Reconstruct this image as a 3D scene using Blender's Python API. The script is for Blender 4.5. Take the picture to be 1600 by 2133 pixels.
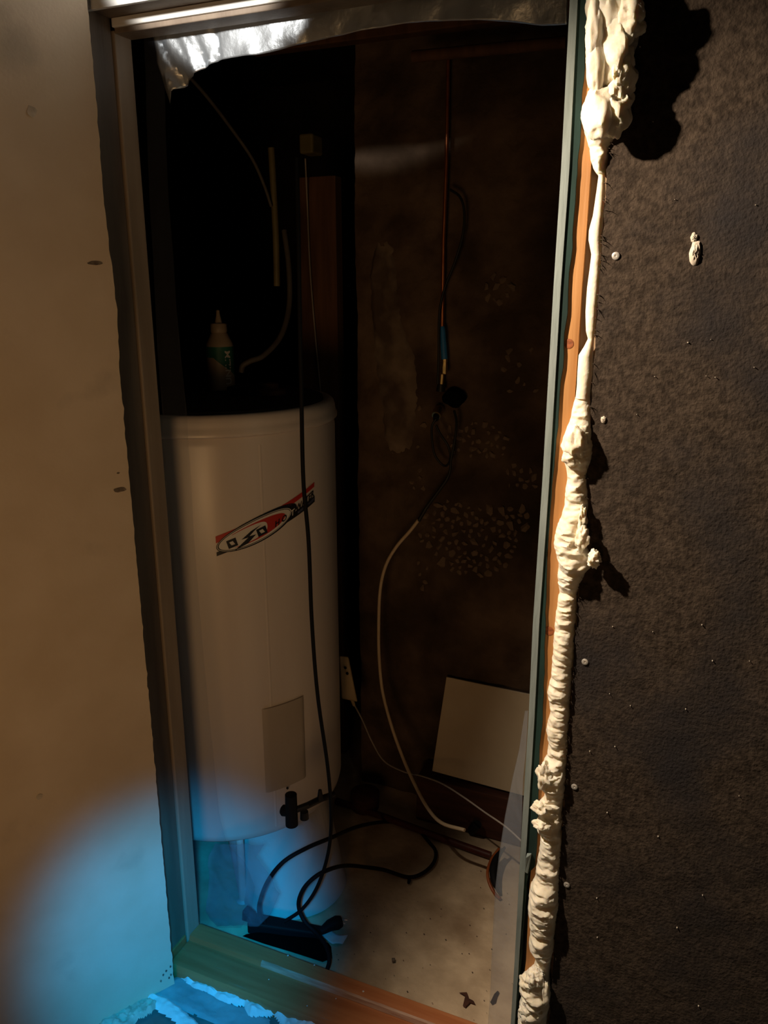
import bpy, bmesh, math, random
from mathutils import Vector, Matrix, noise
random.seed(7)
for o in list(bpy.data.objects): bpy.data.objects.remove(o, do_unlink=True)
S = bpy.context.scene
COL = S.collection
PI = math.pi

# ---------------------------------------------------------------- camera
FPX = 1682.0
CAM = Vector((0.93, -1.30, 1.53))
_nx = Vector((-4050, -466, FPX)).normalized()
_dn = Vector((10, 5984, FPX)); _dn = (_dn - _nx * _dn.dot(_nx)).normalized()
CX = -_nx; CZ = -_dn; CY = CZ.cross(CX)
if CY.z < 0: CY = -CY
cd = bpy.data.cameras.new('camera'); cam = bpy.data.objects.new('camera', cd); COL.objects.link(cam)
cd.sensor_fit = 'HORIZONTAL'; cd.sensor_width = 36.0; cd.lens = 36.0 * FPX / 1600.0; cd.clip_start = 0.02
cam.matrix_world = Matrix(((CX[0], -CX[1], -CX[2], CAM[0]), (CY[0], -CY[1], -CY[2], CAM[1]),
                           (CZ[0], -CZ[1], -CZ[2], CAM[2]), (0, 0, 0, 1)))
S.camera = cam

# ---------------------------------------------------------------- world, view, lights
w = bpy.data.worlds.new('world'); S.world = w; w.use_nodes = True
bg = w.node_tree.nodes['Background']; bg.inputs[0].default_value = (1.0, 0.72, 0.5, 1); bg.inputs[1].default_value = 0.004
S.view_settings.view_transform = 'Standard'; S.view_settings.look = 'None'
S.view_settings.exposure = 0.0; S.view_settings.gamma = 1.0; S.view_settings.use_curve_mapping = False

def ray(px, py):
    v = Vector((px - 800, py - 1066.5, FPX)).normalized()
    return Vector((v.dot(CX), v.dot(CY), v.dot(CZ)))
def at(px, py, axis, val):
    r = ray(px, py); return CAM + r * ((val - CAM[axis]) / r[axis])
def AY(px, py, y): return at(px, py, 1, y)
def AZ(px, py, z): return at(px, py, 2, z)

def spot(name, loc, target, power, color, half, blend, size):
    l = bpy.data.lights.new(name, 'SPOT'); l.energy = power; l.color = color
    l.spot_size = math.radians(2 * half); l.spot_blend = blend; l.shadow_soft_size = size
    o = bpy.data.objects.new(name, l); COL.objects.link(o); o.location = loc
    o.rotation_euler = (Vector(target) - Vector(loc)).to_track_quat('-Z', 'Y').to_euler()
    return o
WARM = (1.0, 0.81, 0.60)
spot('work_lamp_light', (0.08, -0.66, 1.96), (1.03, -0.36, 1.11), 112, WARM, 43.5, 0.65, 0.016)
spot('added_head_light', (0.10, -0.62, 1.955), (0.07, 0.0, 2.075), 36, (1.0, 0.94, 0.86), 17.5, 0.3, 0.02)  # added spot, brightens the foil, plaster and strip at the door head
spot('room_fill_light', (0.72, -2.2, 0.76), (-0.32, 0.1, 1.12), 30, (1.0, 0.56, 0.235), 32, 0.95, 0.30)
spot('blue_torch_light', (0.78, -1.22, 1.36), AY(378, 1965, -0.05), 150, (0.0, 0.43, 1.0), 11.6, 0.95, 0.05)

# ---------------------------------------------------------------- helpers

def tag(o, label=None, cat=None, group=None, kind=None):
    if label: o['label'] = label
    if cat: o['category'] = cat
    if group: o['group'] = group
    if kind: o['kind'] = kind
    return o

class MB:
    def __init__(s): s.v = []; s.f = []
    def add(s, vs, fs):
        n = len(s.v); s.v += [tuple(v) for v in vs]; s.f += [tuple(i + n for i in f) for f in fs]; return s
    def box(s, a, b):
        x0, y0, z0 = a; x1, y1, z1 = b
        if x0 > x1: x0, x1 = x1, x0
        if y0 > y1: y0, y1 = y1, y0
        if z0 > z1: z0, z1 = z1, z0
        return s.add([(x0,y0,z0),(x1,y0,z0),(x1,y1,z0),(x0,y1,z0),(x0,y0,z1),(x1,y0,z1),(x1,y1,z1),(x0,y1,z1)],
              [(0,3,2,1),(4,5,6,7),(0,1,5,4),(1,2,6,5),(2,3,7,6),(3,0,4,7)])
    def hexa(s, p):   # 4 bottom, 4 top points
        return s.add(p, [(0,3,2,1),(4,5,6,7),(0,1,5,4),(1,2,6,5),(2,3,7,6),(3,0,4,7)])
    def tube(s, pts, r, n=10, caps=True):
        pts = [Vector(p) for p in pts]; m = len(pts)
        rr = r if isinstance(r, (list, tuple)) else [r] * m
        t0 = (pts[1] - pts[0]).normalized()
        u = t0.orthogonal().normalized(); vs = []
        for i, p in enumerate(pts):
            t = (pts[min(i+1, m-1)] - pts[max(i-1, 0)]).normalized()
            u = (u - t * u.dot(t)).normalized(); v = t.cross(u)
            for k in range(n):
                a = 2 * PI * k / n; vs.append(p + (u * math.cos(a) + v * math.sin(a)) * rr[i])
        fs = [(i*n+k, i*n+(k+1) % n, (i+1)*n+(k+1) % n, (i+1)*n+k) for i in range(m-1) for k in range(n)]
        if caps: fs += [tuple(range(n-1, -1, -1)), tuple((m-1)*n+k for k in range(n))]
        return s.add(vs, fs)
    def lathe(s, prof, n=48, c=(0,0,0)):
        vs = []
        for r, z in prof:
            for k in range(n):
                a = 2*PI*k/n; vs.append((c[0]+r*math.cos(a), c[1]+r*math.sin(a), c[2]+z))
        m = len(prof)
        fs = [(i*n+k, i*n+(k+1) % n, (i+1)*n+(k+1) % n, (i+1)*n+k) for i in range(m-1) for k in range(n)]
        fs += [tuple(range(n-1, -1, -1)), tuple((m-1)*n+k for k in range(n))]
        return s.add(vs, fs)
    def grid(s, rows):
        m = len(rows); n = len(rows[0]); vs = [p for r in rows for p in r]
        return s.add(vs, [(i*n+k, i*n+k+1, (i+1)*n+k+1, (i+1)*n+k) for i in range(m-1) for k in range(n-1)])
    def build(s, name, mat, parent=None, smooth=False, bevel=0, seg=2, solid=0):
        me = bpy.data.meshes.new(name); me.from_pydata(s.v, [], s.f); me.update()
        o = bpy.data.objects.new(name, me); COL.objects.link(o)
        if mat: me.materials.append(mat)
        if smooth:
            for p in me.polygons: p.use_smooth = True
            me.set_sharp_from_angle(angle=math.radians(40))
        if solid:
            md = o.modifiers.new('solid', 'SOLIDIFY'); md.thickness = solid; md.offset = 0
        if bevel:
            md = o.modifiers.new('bevel', 'BEVEL'); md.width = bevel; md.segments = seg; md.limit_method = 'ANGLE'
        if parent: o.parent = parent
        return o

def thing(name, label, cat, loc=(0,0,0), group=None):
    o = bpy.data.objects.new(name, None); COL.objects.link(o); o.location = loc; o.empty_display_size = .05
    return tag(o, label, cat, group)
def adopt(root):   # children were built in world space: keep them there
    bpy.context.view_layer.update()
    inv = root.matrix_world.inverted()
    for c in root.children: c.matrix_parent_inverse = inv

def spline(pts, k=8):
    pts = [Vector(p) for p in pts]; out = []
    P = [pts[0]*2 - pts[1]] + pts + [pts[-1]*2 - pts[-2]]
    for i in range(1, len(P) - 2):
        a, b, c, d = P[i-1:i+3]
        for j in range(k):
            t = j / k
            out.append(.5*((2*b)+(c-a)*t+(2*a-5*b+4*c-d)*t*t+(3*b-a-3*c+d)*t**3))
    out.append(pts[-1]); return out

def lerp_table(tab, y):
    if y <= tab[0][0]: return tab[0][1:]
    for a, b in zip(tab, tab[1:]):
        if y <= b[0]:
            t = (y - a[0]) / (b[0] - a[0]); return tuple(p + (q - p) * t for p, q in zip(a[1:], b[1:]))
    return tab[-1][1:]

# ---------------------------------------------------------------- materials
def mat(name, c1, c2=None, scale=20, rough=.6, bump=0, bscale=None, metal=0, stretch=(1,1,1), detail=6,
        spec=.4, lo=.35, hi=.65, c3=None, s3=3, f3=(.6, .7), coat=0, bdist=.002, rvar=0):
    m = bpy.data.materials.new(name); m.use_nodes = True; nt = m.node_tree; N = nt.nodes; L = nt.links
    b = N['Principled BSDF']; b.inputs['Roughness'].default_value = rough; b.inputs['Metallic'].default_value = metal
    b.inputs['Specular IOR Level'].default_value = spec; b.inputs['Coat Weight'].default_value = coat
    b.inputs['Base Color'].default_value = (*c1, 1)
    tc = N.new('ShaderNodeTexCoord'); mp = N.new('ShaderNodeMapping'); mp.inputs['Scale'].default_value = stretch
    L.new(tc.outputs['Object'], mp.inputs['Vector'])
    if c2:
        n = N.new('ShaderNodeTexNoise'); n.inputs['Scale'].default_value = scale; n.inputs['Detail'].default_value = detail
        L.new(mp.outputs[0], n.inputs['Vector'])
        r = N.new('ShaderNodeValToRGB'); r.color_ramp.elements[0].position = lo; r.color_ramp.elements[1].position = hi
        r.color_ramp.elements[0].color = (*c1, 1); r.color_ramp.elements[1].color = (*c2, 1)
        L.new(n.outputs['Fac'], r.inputs[0]); out = r.outputs[0]
        if c3:
            n3 = N.new('ShaderNodeTexNoise'); n3.inputs['Scale'].default_value = s3; n3.inputs['Detail'].default_value = 8
            L.new(mp.outputs[0], n3.inputs['Vector'])
            r3 = N.new('ShaderNodeValToRGB'); r3.color_ramp.elements[0].position = f3[0]; r3.color_ramp.elements[1].position = f3[1]
            L.new(n3.outputs['Fac'], r3.inputs[0])
            mx = N.new('ShaderNodeMix'); mx.data_type = 'RGBA'; L.new(r3.outputs[0], mx.inputs['Factor'])
            L.new(out, mx.inputs['A']); mx.inputs['B'].default_value = (*c3, 1); out = mx.outputs['Result']
        L.new(out, b.inputs['Base Color'])
    if bump:
        nb = N.new('ShaderNodeTexNoise'); nb.inputs['Scale'].default_value = bscale or scale; nb.inputs['Detail'].default_value = 8
        L.new(mp.outputs[0], nb.inputs['Vector'])
        bp = N.new('ShaderNodeBump'); bp.inputs['Strength'].default_value = bump; bp.inputs['Distance'].default_value = bdist
        L.new(nb.outputs['Fac'], bp.inputs['Height']); L.new(bp.outputs[0], b.inputs['Normal'])
    return m

def film_mat(name, color, alpha, rough, metal=0, bump=.4, bscale=14):
    m = mat(name, color, None, rough=rough, metal=metal, bump=bump, bscale=bscale, bdist=.01, spec=.6)
    nt = m.node_tree; N = nt.nodes; L = nt.links; b = N['Principled BSDF']
    tr = N.new('ShaderNodeBsdfTransparent'); tr.inputs[0].default_value = (.96, .97, .98, 1)
    mx = N.new('ShaderNodeMixShader'); mx.inputs[0].default_value = alpha
    L.new(tr.outputs[0], mx.inputs[1]); L.new(b.outputs[0], mx.inputs[2])
    L.new(mx.outputs[0], N['Material Output'].inputs['Surface'])
    return m

M = dict(
 leaf=mat('painted_leaf', (.66,.54,.40), (.74,.62,.48), 7, .55, .15, 160, c3=(.52,.44,.34), s3=5, f3=(.62,.75)),
 core=mat('torn_fibre', (.08,.06,.05), (.25,.2,.15), 90, .9, .6, 200),
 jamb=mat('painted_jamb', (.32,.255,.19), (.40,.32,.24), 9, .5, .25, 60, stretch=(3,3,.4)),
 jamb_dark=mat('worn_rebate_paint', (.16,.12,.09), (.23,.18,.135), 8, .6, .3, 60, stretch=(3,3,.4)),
 white=mat('white_paint', (.78,.76,.72), (.85,.84,.80), 12, .45, .1, 80),
 plaster=mat('white_plaster', (.70,.70,.68), (.8,.8,.78), 6, .8, .5, 40, bdist=.004),
 gyp=mat('gypsum_edge', (.15,.185,.18), (.24,.28,.275), 40, .85, .5, 150, stretch=(1,1,.15)),
 green=mat('green_board_paper', (.003,.017,.014), (.006,.030,.024), 25, .85, .3, 120, stretch=(1,1,.4)),
 stud=mat('orange_pine', (.34,.15,.045), (.46,.225,.08), 26, .5, .25, 90, stretch=(2.5,2.5,.14), c3=(.42,.14,.03), s3=9, f3=(.62,.72)),
 stud2=mat('pine_side', (.30,.20,.12), (.42,.29,.18), 30, .7, .3, 60, stretch=(2,2,.3)),
 knot=mat('pine_knot', (.16,.045,.015), (.34,.10,.03), 160, .6, .3, 200),
 foam=mat('cured_foam', (.87,.78,.62), (.91,.84,.71), 18, .62, .35, 120, spec=.35, bdist=.003),
 board=mat('bitumen_fibreboard', (.029,.0205,.015), (.064,.046,.0335), 110, .95, .55, 210, spec=.15, c3=(.026,.022,.022), s3=6, f3=(.48,.72), bdist=.004),
 concrete=mat('rough_concrete', (.075,.049,.032), (.165,.112,.076), 9, .95, .8, 60, spec=.1, c3=(.035,.024,.016), s3=3, f3=(.42,.68), bdist=.006),
 lime=mat('lime_smear', (.10,.070,.05), (.22,.165,.12), 14, .95, .7, 60, spec=.1),
 stone=mat('aggregate_stone', (.11,.075,.052), (.25,.18,.125), 30, .85, .3, 90, spec=.2),
 floor=mat('dusty_concrete', (.54,.40,.265), (.74,.57,.385), 14, .9, .5, 70, spec=.15, c3=(.34,.23,.14), s3=5, f3=(.50,.72), bdist=.003),
 subfloor=mat('grey_subfloor', (.10,.11,.11), (.20,.21,.21), 12, .9, .8, 40, spec=.2),
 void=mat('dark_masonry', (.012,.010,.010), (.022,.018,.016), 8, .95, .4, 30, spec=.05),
 thr=mat('brown_stained_wood', (.44,.145,.052), (.54,.205,.08), 18, .42, .3, 70, stretch=(.25,3,3), c3=(.42,.24,.16), s3=30, f3=(.70,.76)),
 rtimber=mat('red_brown_timber', (.05,.018,.011), (.085,.03,.018), 20, .8, .3, 60, stretch=(.3,3,3)),
 plank=mat('old_brown_plank', (.085,.038,.018), (.14,.065,.03), 16, .8, .4, 50, stretch=(3,3,.2)),
 enamel=mat('white_enamel', (.70,.62,.56), (.76,.68,.61), 4, .32, .05, 8, spec=.5, stretch=(3,3,.3), bdist=.01),
 panel=mat('grey_panel', (.44,.38,.31), (.49,.42,.35), 6, .5, .1, 40),
 plinth=mat('pale_plinth', (.55,.52,.50), (.65,.62,.60), 6, .6, .4, 14, bdist=.01),
 black=mat('black_plastic', (.010,.010,.011), (.016,.016,.017), 30, .45, .05, 60, spec=.3),
 rubber=mat('black_rubber', (.006,.006,.007), None, rough=.7, spec=.2),
 cream=mat('cream_cable_sheath', (.55,.42,.27), (.62,.49,.33), 30, .5, .05, 60),
 greyc=mat('grey_cable_sheath', (.30,.26,.22), (.36,.31,.27), 30, .5, .05, 60),
 copper=mat('dull_copper', (.42,.13,.05), (.55,.2,.08), 30, .35, .1, 60, metal=.8),
 brass=mat('brass', (.50,.34,.12), (.62,.44,.18), 40, .3, .1, 80, metal=.9),
 blue=mat('blue_sleeve', (.02,.16,.42), (.03,.20,.50), 40, .5, .1, 80),
 conduit=mat('yellowed_conduit', (.12,.10,.035), (.16,.13,.05), 20, .5, .1, 60),
 tile=mat('beige_tile', (.58,.47,.32), (.66,.55,.39), 7, .35, .05, 50, c3=(.50,.41,.29), s3=4, f3=(.6,.75)),
 tileside=mat('tile_biscuit', (.28,.22,.17), None, rough=.8),
 bottle=mat('bottle_white', (.42,.31,.20), (.48,.36,.24), 12, .4, .05, 50),
 bgreen=mat('bottle_label_green', (.02,.13,.08), (.03,.17,.10), 30, .5, .02, 50),
 ink_w=mat('print_white', (.75,.72,.66), None, rough=.5),
 ink_k=mat('print_black', (.012,.012,.014), None, rough=.45),
 ink_r=mat('print_red', (.50,.035,.02), None, rough=.45),
 ink_b=mat('print_blue_grey', (.16,.18,.30), None, rough=.45),
 orange=mat('orange_hose', (.26,.06,.015), (.34,.09,.02), 30, .4, .05, 60),
 redpipe=mat('red_pipe', (.06,.012,.007), (.09,.018,.010), 30, .5, .05, 60),
 debris=mat('loose_fill', (.45,.38,.30), (.65,.58,.48), 50, .9, .5, 80),
 foamw=mat('white_packing', (.74,.76,.76), (.85,.87,.87), 10, .7, .6, 40, bdist=.006),
 sheetblue=mat('blue_grey_sheet', (.22,.33,.36), (.30,.42,.45), 8, .6, .5, 20, bdist=.01),
 screw=mat('screw_head', (.55,.52,.48), None, rough=.4, metal=.5),
 box=mat('cream_socket_box', (.42,.32,.18), (.48,.37,.22), 12, .5, .1, 60),
 topdisc=mat('dark_top_disc', (.018,.012,.010), (.03,.02,.015), 12, .8, .3, 40),
 dimhose=mat('dull_grey_hose', (.07,.06,.05), (.09,.08,.065), 30, .6),
 wornwood=mat('worn_bare_wood', (.42,.22,.14), (.60,.38,.27), 60, .6, .3, 90, stretch=(.3,3,3)),
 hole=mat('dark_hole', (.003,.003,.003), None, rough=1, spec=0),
)
M['foil'] = film_mat('vapour_foil', (.66,.71,.76), .95, .38, metal=.8, bump=.7, bscale=12)
for _n in (M['foam'],):
    _b = _n.node_tree.nodes['Principled BSDF']; _b.inputs['Subsurface Weight'].default_value = .5; _b.inputs['Subsurface Radius'].default_value = (1, .8, .5); _b.inputs['Subsurface Scale'].default_value = .006
M['film'] = film_mat('clear_film', (.20,.22,.27), .05, .25, bump=.5, bscale=20)
M['film3'] = film_mat('grey_film', (.40,.42,.46), .17, .3, bump=.3, bscale=20)
M['film2'] = film_mat('milky_film', (.30,.38,.48), .15, .3, bump=.8, bscale=26)

# ================================================================= THE SETTING
YF = -0.12    # front wall plane
ZF = 0.006   # outer floor
# floors
def rough_sheet(x0, x1, y0, y1, z, nx, ny, amp, sc, seed=0):
    rows = []
    for j in range(ny + 1):
        r = []
        for i in range(nx + 1):
            x = x0 + (x1 - x0) * i / nx; y = y0 + (y1 - y0) * j / ny
            r.append((x, y, z + amp * noise.fractal(Vector((x * sc, y * sc, seed)), 1, 2, 4)))
        rows.append(r)
    return rows
tag(MB().grid(rough_sheet(-1.6, 1.6, .004, 2.2, -.003, 140, 100, .0025, 9)).build('floor', M['floor'], smooth=True),
    'dusty beige concrete floor inside the closet', kind='structure')
tag(MB().grid(rough_sheet(-1.6, 2.4, -3.2, .004, ZF-.006, 160, 130, .004, 14, 4)).build('floor_outer', M['subfloor'], smooth=True),
    'dark grey rough floor in front of the threshold', kind='structure')
# ceiling of the closet
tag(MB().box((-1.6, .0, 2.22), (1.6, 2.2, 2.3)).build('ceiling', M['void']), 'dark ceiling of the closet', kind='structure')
# back wall: rough cast concrete with relief
XC = AY(747, 1000, .75).x       # corner beside the recess
def wall_depth(x, z):
    d = .012 * noise.fractal(Vector((x*5, 3.1, z*4)), 1, 2, 5) + .005 * noise.fractal(Vector((x*26, 8.1, z*26)), 1, 2, 3)
    return d
rows = []
nxw, nzw = 190, 260
for j in range(nzw + 1):
    z = -.02 + 2.25 * j / nzw; r = []
    for i in range(nxw + 1):
        x = XC + (1.45 - XC) * i / nxw
        r.append((x, .75 - wall_depth(x, z), z))
    rows.append(r)
mb = MB().grid(rows)
mb.grid([[(XC, 1.5, r[0][2]), r[0]] for r in rows])
wb = tag(mb.build('wall_back', M['concrete'], smooth=True), 'rough dark concrete back wall with exposed pebbles', kind='structure')
# recess behind the heater, left wall
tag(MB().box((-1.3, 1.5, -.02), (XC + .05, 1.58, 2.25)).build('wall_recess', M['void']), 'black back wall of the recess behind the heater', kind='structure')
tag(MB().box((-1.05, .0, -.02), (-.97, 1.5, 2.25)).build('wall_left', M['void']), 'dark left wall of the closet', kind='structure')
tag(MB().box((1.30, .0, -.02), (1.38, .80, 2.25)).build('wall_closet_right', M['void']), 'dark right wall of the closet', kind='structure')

# exposed pebbles in the back wall
def pebble_mesh(k):
    bm = bmesh.new(); rnd = random.Random(k)
    for i in range(13):
        v = Vector((rnd.gauss(0,1), rnd.gauss(0,1), rnd.gauss(0,1))).normalized()
        bm.verts.new((v.x * (1 + rnd.uniform(-.2,.2)), v.y * .8, v.z * (.8 + rnd.uniform(-.2,.2))))
    bmesh.ops.convex_hull(bm, input=bm.verts)
    for v in [v for v in bm.verts if not v.link_faces]: bm.verts.remove(v)
    me = bpy.data.meshes.new('stone'); bm.to_mesh(me); bm.free(); me.materials.append(M['stone']); return me
PEB = [pebble_mesh(k) for k in range(8)]
def stone(px, py, rad):
    p = AY(px, py, .75); me = random.choice(PEB)
    o = bpy.data.objects.new('stone', me); COL.objects.link(o)
    o.location = (p.x, .75 - wall_depth(p.x, p.z) - rad * .05, p.z); o.scale = (rad*1.15, rad*.6, rad*1.15)
    o.rotation_euler = (random.uniform(-.5,.5), random.uniform(0, 6.3), random.uniform(-.5,.5)); o.parent = wb
placed = []
def cluster(poly, n, r0, r1):
    xs = [p[0] for p in poly]; ys = [p[1] for p in poly]; c = 0; tries = 0
    while c < n and tries < 9000:
        tries += 1
        x = random.uniform(min(xs), max(xs)); y = random.uniform(min(ys), max(ys)); ins = False
        for (x1, y1), (x2, y2) in zip(poly, poly[1:] + poly[:1]):
            if (y1 > y) != (y2 > y) and x < (x2-x1)*(y-y1)/(y2-y1)+x1: ins = not ins
        if not ins: continue
        r = random.uniform(r0, r1)
        if any((x-a)**2 + (y-b)**2 < (.80*(r+q))**2 for a, b, q in placed): continue
        placed.append((x, y, r)); stone(x, y, r * .00115); c += 1
cluster([(875,1060),(940,1040),(1010,1060),(1090,1050),(1105,1080),(1075,1130),(1060,1180),(1000,1200),(950,1190),(900,1160),(870,1110)], 110, 6, 15)
cluster([(920,890),(1000,880),(1060,900),(1050,950),(1000,955),(945,945)], 34, 5, 11)
cluster([(1045,975),(1118,960),(1118,1015),(1060,1015)], 12, 6, 12)
cluster([(1010,580),(1060,570),(1085,610),(1050,640),(1010,640)], 9, 7, 13)
cluster([(1040,730),(1110,720),(1118,820),(1060,830)], 9, 5, 10)
cluster([(860,840),(880,840),(885,1020),(855,1030)], 8, 5, 9)
cluster([(860,1160),(890,1165),(885,1230),(862,1230)], 5, 5, 8)
# lime smear: a raised patch left of the pipe
SM = [(480,790,800),(520,780,822),(560,772,828),(600,768,832),(650,770,835),(700,772,850),(740,775,868),(780,782,873),
      (830,790,874),(880,796,868),(930,802,862),(965,810,850)]
rows = []
for i in range(90):
    py = 480 + 485 * i / 89; a, b = lerp_table(SM, py); r = []
    jl = 5 * noise.noise(Vector((py*.06, 1, 0))); jr = 6 * noise.noise(Vector((py*.08, 7, 0)))
    for k in range(19):
        u = k / 18; px = a + jl + (b + jr - a - jl) * u; p = AY(px, py, .75)
        e = min(1, 7*min(u, 1-u)) * min(1, 8*min(i/89, 1-i/89))
        h = -.004 + e * (.010 + .006 * noise.fractal(Vector((p.x*30, p.z*14, 2)), 1, 2, 4))
        r.append((p.x, .75 - wall_depth(p.x, p.z) - h, p.z))
    rows.append(r)
o = MB().grid(rows).build('lime_patch', M['lime'], wb, smooth=True); o['label'] = 'paler rough lime smear on the concrete'

# front wall: strips above and beside the opening
HZ = 1.960                       # soffit of the rebate
tr = MB()
tr.box((-.9, YF-.004, 1.962), (.676, YF+.004, 2.6))
tag(tr.build('wall_front', M['plaster'], bevel=.001), 'white plaster wall above the door head', kind='structure')
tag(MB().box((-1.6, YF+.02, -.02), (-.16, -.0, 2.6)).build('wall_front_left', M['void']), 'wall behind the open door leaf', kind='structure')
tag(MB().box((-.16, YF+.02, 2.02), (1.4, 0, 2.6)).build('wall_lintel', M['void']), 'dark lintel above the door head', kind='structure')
# left jamb: rebate part (front) and stop part (back)
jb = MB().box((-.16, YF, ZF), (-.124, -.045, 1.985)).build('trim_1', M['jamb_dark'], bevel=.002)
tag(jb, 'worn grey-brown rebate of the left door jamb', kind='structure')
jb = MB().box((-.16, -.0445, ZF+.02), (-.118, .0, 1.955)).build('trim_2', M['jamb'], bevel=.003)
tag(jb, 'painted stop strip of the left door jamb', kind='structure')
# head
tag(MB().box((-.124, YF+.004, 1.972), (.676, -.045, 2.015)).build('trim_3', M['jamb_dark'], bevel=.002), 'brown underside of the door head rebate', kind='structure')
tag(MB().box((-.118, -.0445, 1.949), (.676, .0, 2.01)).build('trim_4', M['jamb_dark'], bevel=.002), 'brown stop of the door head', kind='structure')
tag(MB().box((-.117, -.0515, 1.957), (.676, -.0447, 1.9715)).build('trim_5', M['white'], bevel=.0015), 'white strip standing in for the lit front face of the door head stop', kind='structure')  # white paint stands in for lamplight on the front face of the stop

# right side of the opening: white gypsum edge, green board paper, orange stud
def strip(name, tab, y0, y1, m, bevel=.0008, jit=0):
    # tab: rows of (py, left px, right px) measured on plane y0
    mb = MB(); rows = []
    n = 160
    for i in range(n + 1):
        py = -40 + (2180 + 40) * i / n; a, b = lerp_table(tab, py)
        A = AY(a, py, y0); B = AY(b, py, y0)
        j = jit * noise.fractal(Vector((A.z*25, 3, jit*999)), 1, 2, 4); B.x += j
        rows.append([(A.x, y1, A.z), (A.x, y0, A.z), (B.x, y0, B.z), (B.x, y1, B.z)])
    mb.grid(rows)
    mb.add([*rows[0], *rows[-1]], [(0,1,2,3), (7,6,5,4)])
    return mb.build(name, m)
WL = [(-40,1189.3,1205),(0,1187,1203),(350,1169,1186),(600,1153,1168),(1000,1130,1144),(1300,1110,1123),(1500,1101,1113),(1740,1086,1098),(2000,1072,1081),(2133,1064,1072),(2180,1061,1069)]
GT = [(-40,1203,1226),(0,1202,1224),(110,1197,1219),(350,1184,1203),(600,1166,1184),(700,1161,1176),(715,1160,1175),(830,1153,1166),(1000,1142,1151),(1118,1136,1142),(1126,1135,1140),(1300,1121,1136),(1500,1111,1130),(1550,1109,1124),(1700,1099,1120),(1760,1096,1118),(1810,1094,1114),(1816,1093,1101),(1840,1091,1096),(2180,1068,1071)]
ST = [(-40,1222,1244),(0,1220,1243),(110,1216,1241),(350,1202,1231),(500,1191,1220),(600,1182,1212),(700,1174,1206),(835,1165,1197),(1000,1150,1185),(1300,1133,1165),(1500,1125,1150),(1740,1112,1138),(1850,1103,1130),(2000,1096,1122),(2133,1080,1110),(2180,1078,1106)]
rw = tag(strip('trim_6', WL, YF-.006, .0, M['gyp'], jit=0), 'pale grey gypsum board edge lining the right side of the opening', kind='structure')
tag(strip('trim_7', GT, YF-.003, YF+.03, M['green'], jit=.0018), 'dark green moisture-board paper strip with a torn edge', kind='structure')
stud = tag(strip('trim_8', ST, YF+.0015, YF+.06, M['stud']), 'orange pine stud standing beside the green board', kind='structure')
for (px, py, r) in ((1185,716,10),(1144,1314,11)):
    p = AY(px, py, YF+.0015); k = MB(); rr = r*.0007
    k.lathe([(rr*1.0,-.0004),(rr,.0002),(rr*.8,.0005),(rr*.55,.0003),(rr*.2,.0005)], 20)
    o = k.build('knot', M['knot'], stud, smooth=True); o.rotation_euler = (PI/2, 0, 0); o.location = (p.x, YF+.0012, p.z)
# pale timber behind the foam gap
bk = MB(); bk.box((.700, YF+.014, ZF), (.79, -.03, 2.3))
tag(bk.build('trim_9', M['stud2']), 'pale dusty timber deep in the foam joint', kind='structure')
# plaster splinter on the gypsum edge
sp = MB(); p = AY(1099, 1795, YF-.006)
sp.hexa([(p.x-.004,YF-.007,p.z-.022),(p.x+.002,YF-.007,p.z-.024),(p.x+.002,YF-.004,p.z-.02),(p.x-.004,YF-.004,p.z-.02),
         (p.x-.002,YF-.012,p.z+.012),(p.x+.006,YF-.010,p.z+.02),(p.x+.006,YF-.004,p.z+.018),(p.x-.002,YF-.004,p.z+.016)])
o = sp.build('splinter', M['gyp'], rw, bevel=.001); o['label'] = 'chipped flake on the gypsum edge'

# dark fibreboard wall on the right, ragged left edge with fibres
XB = .7455; BY = YF - .004
mb = MB(); rows = []
nz = 420
for j in range(nz + 1):
    z = -.05 + 2.45 * j / nz; r = []
    e = .0016 * noise.fractal(Vector((3, 1, z * 60)), 1, 2, 5)
    for i in range(121):
        t = i / 120; x = XB + e + (1.62) * t
        d = .0016 * noise.fractal(Vector((x*18, 0, z*18)), 1, 2, 5)
        r.append((x, BY - d, z))
    r = [(XB + e * .4 + .001, BY + .016, z)] + r
    rows.append(r)
mb.grid(rows); 
wr = tag(mb.build('wall_right', M['board'], smooth=True), 'dark brown-black fibreboard wall right of the foam joint', kind='structure')
fb = MB()
for i in range(150):
    z = random.uniform(.2, 1.75); x = XB + random.uniform(-.003, .001); L_ = random.uniform(.003, .011)
    a = Vector((x, BY - .001, z)); d = Vector((random.uniform(.1, 1), random.uniform(-.9, -.2), random.uniform(-.8, .4))).normalized()
    fb.tube([a, a + d * L_ * .5, a + d * L_ + Vector((0,0,-L_*.3))], [.0006, .0005, .00015], 4)
o = fb.build('frayed_fibres', M['board'], wr); o['kind'] = 'stuff'
# screw heads and foam dabs on the board
def wall_blob(px, py, rx, rz, name, m, seed, label):
    p = AY(px, py, BY); mb = MB(); rows = []
    for i in range(9):
        a = (i / 8) * PI / 2; r = []
        for k in range(21):
            t = 2*PI*k/20; q = 1 + .35*noise.noise(Vector((math.cos(t)*1.6, math.sin(t)*1.6, seed)))
            f = math.cos(a); r.append((p.x + rx*f*q*math.cos(t), BY + .0005 - math.sin(a)*min(rx,rz)*.7*(1+.5*noise.noise(Vector((t*2,a*3,seed)))), p.z + rz*f*q*math.sin(t)))
        rows.append(r)
    mb.grid(rows); o = mb.build(name, m, wr, smooth=True)
    if label: o['label'] = label
wall_blob(1448, 528, .007, .016, 'foam_dab', M['debris'], 1, 'larger pale foam dab on the dark board')
wall_blob(1446, 495, .0045, .006, 'foam_dab', M['debris'], 2, 'small pale foam dab above the larger one')
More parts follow.
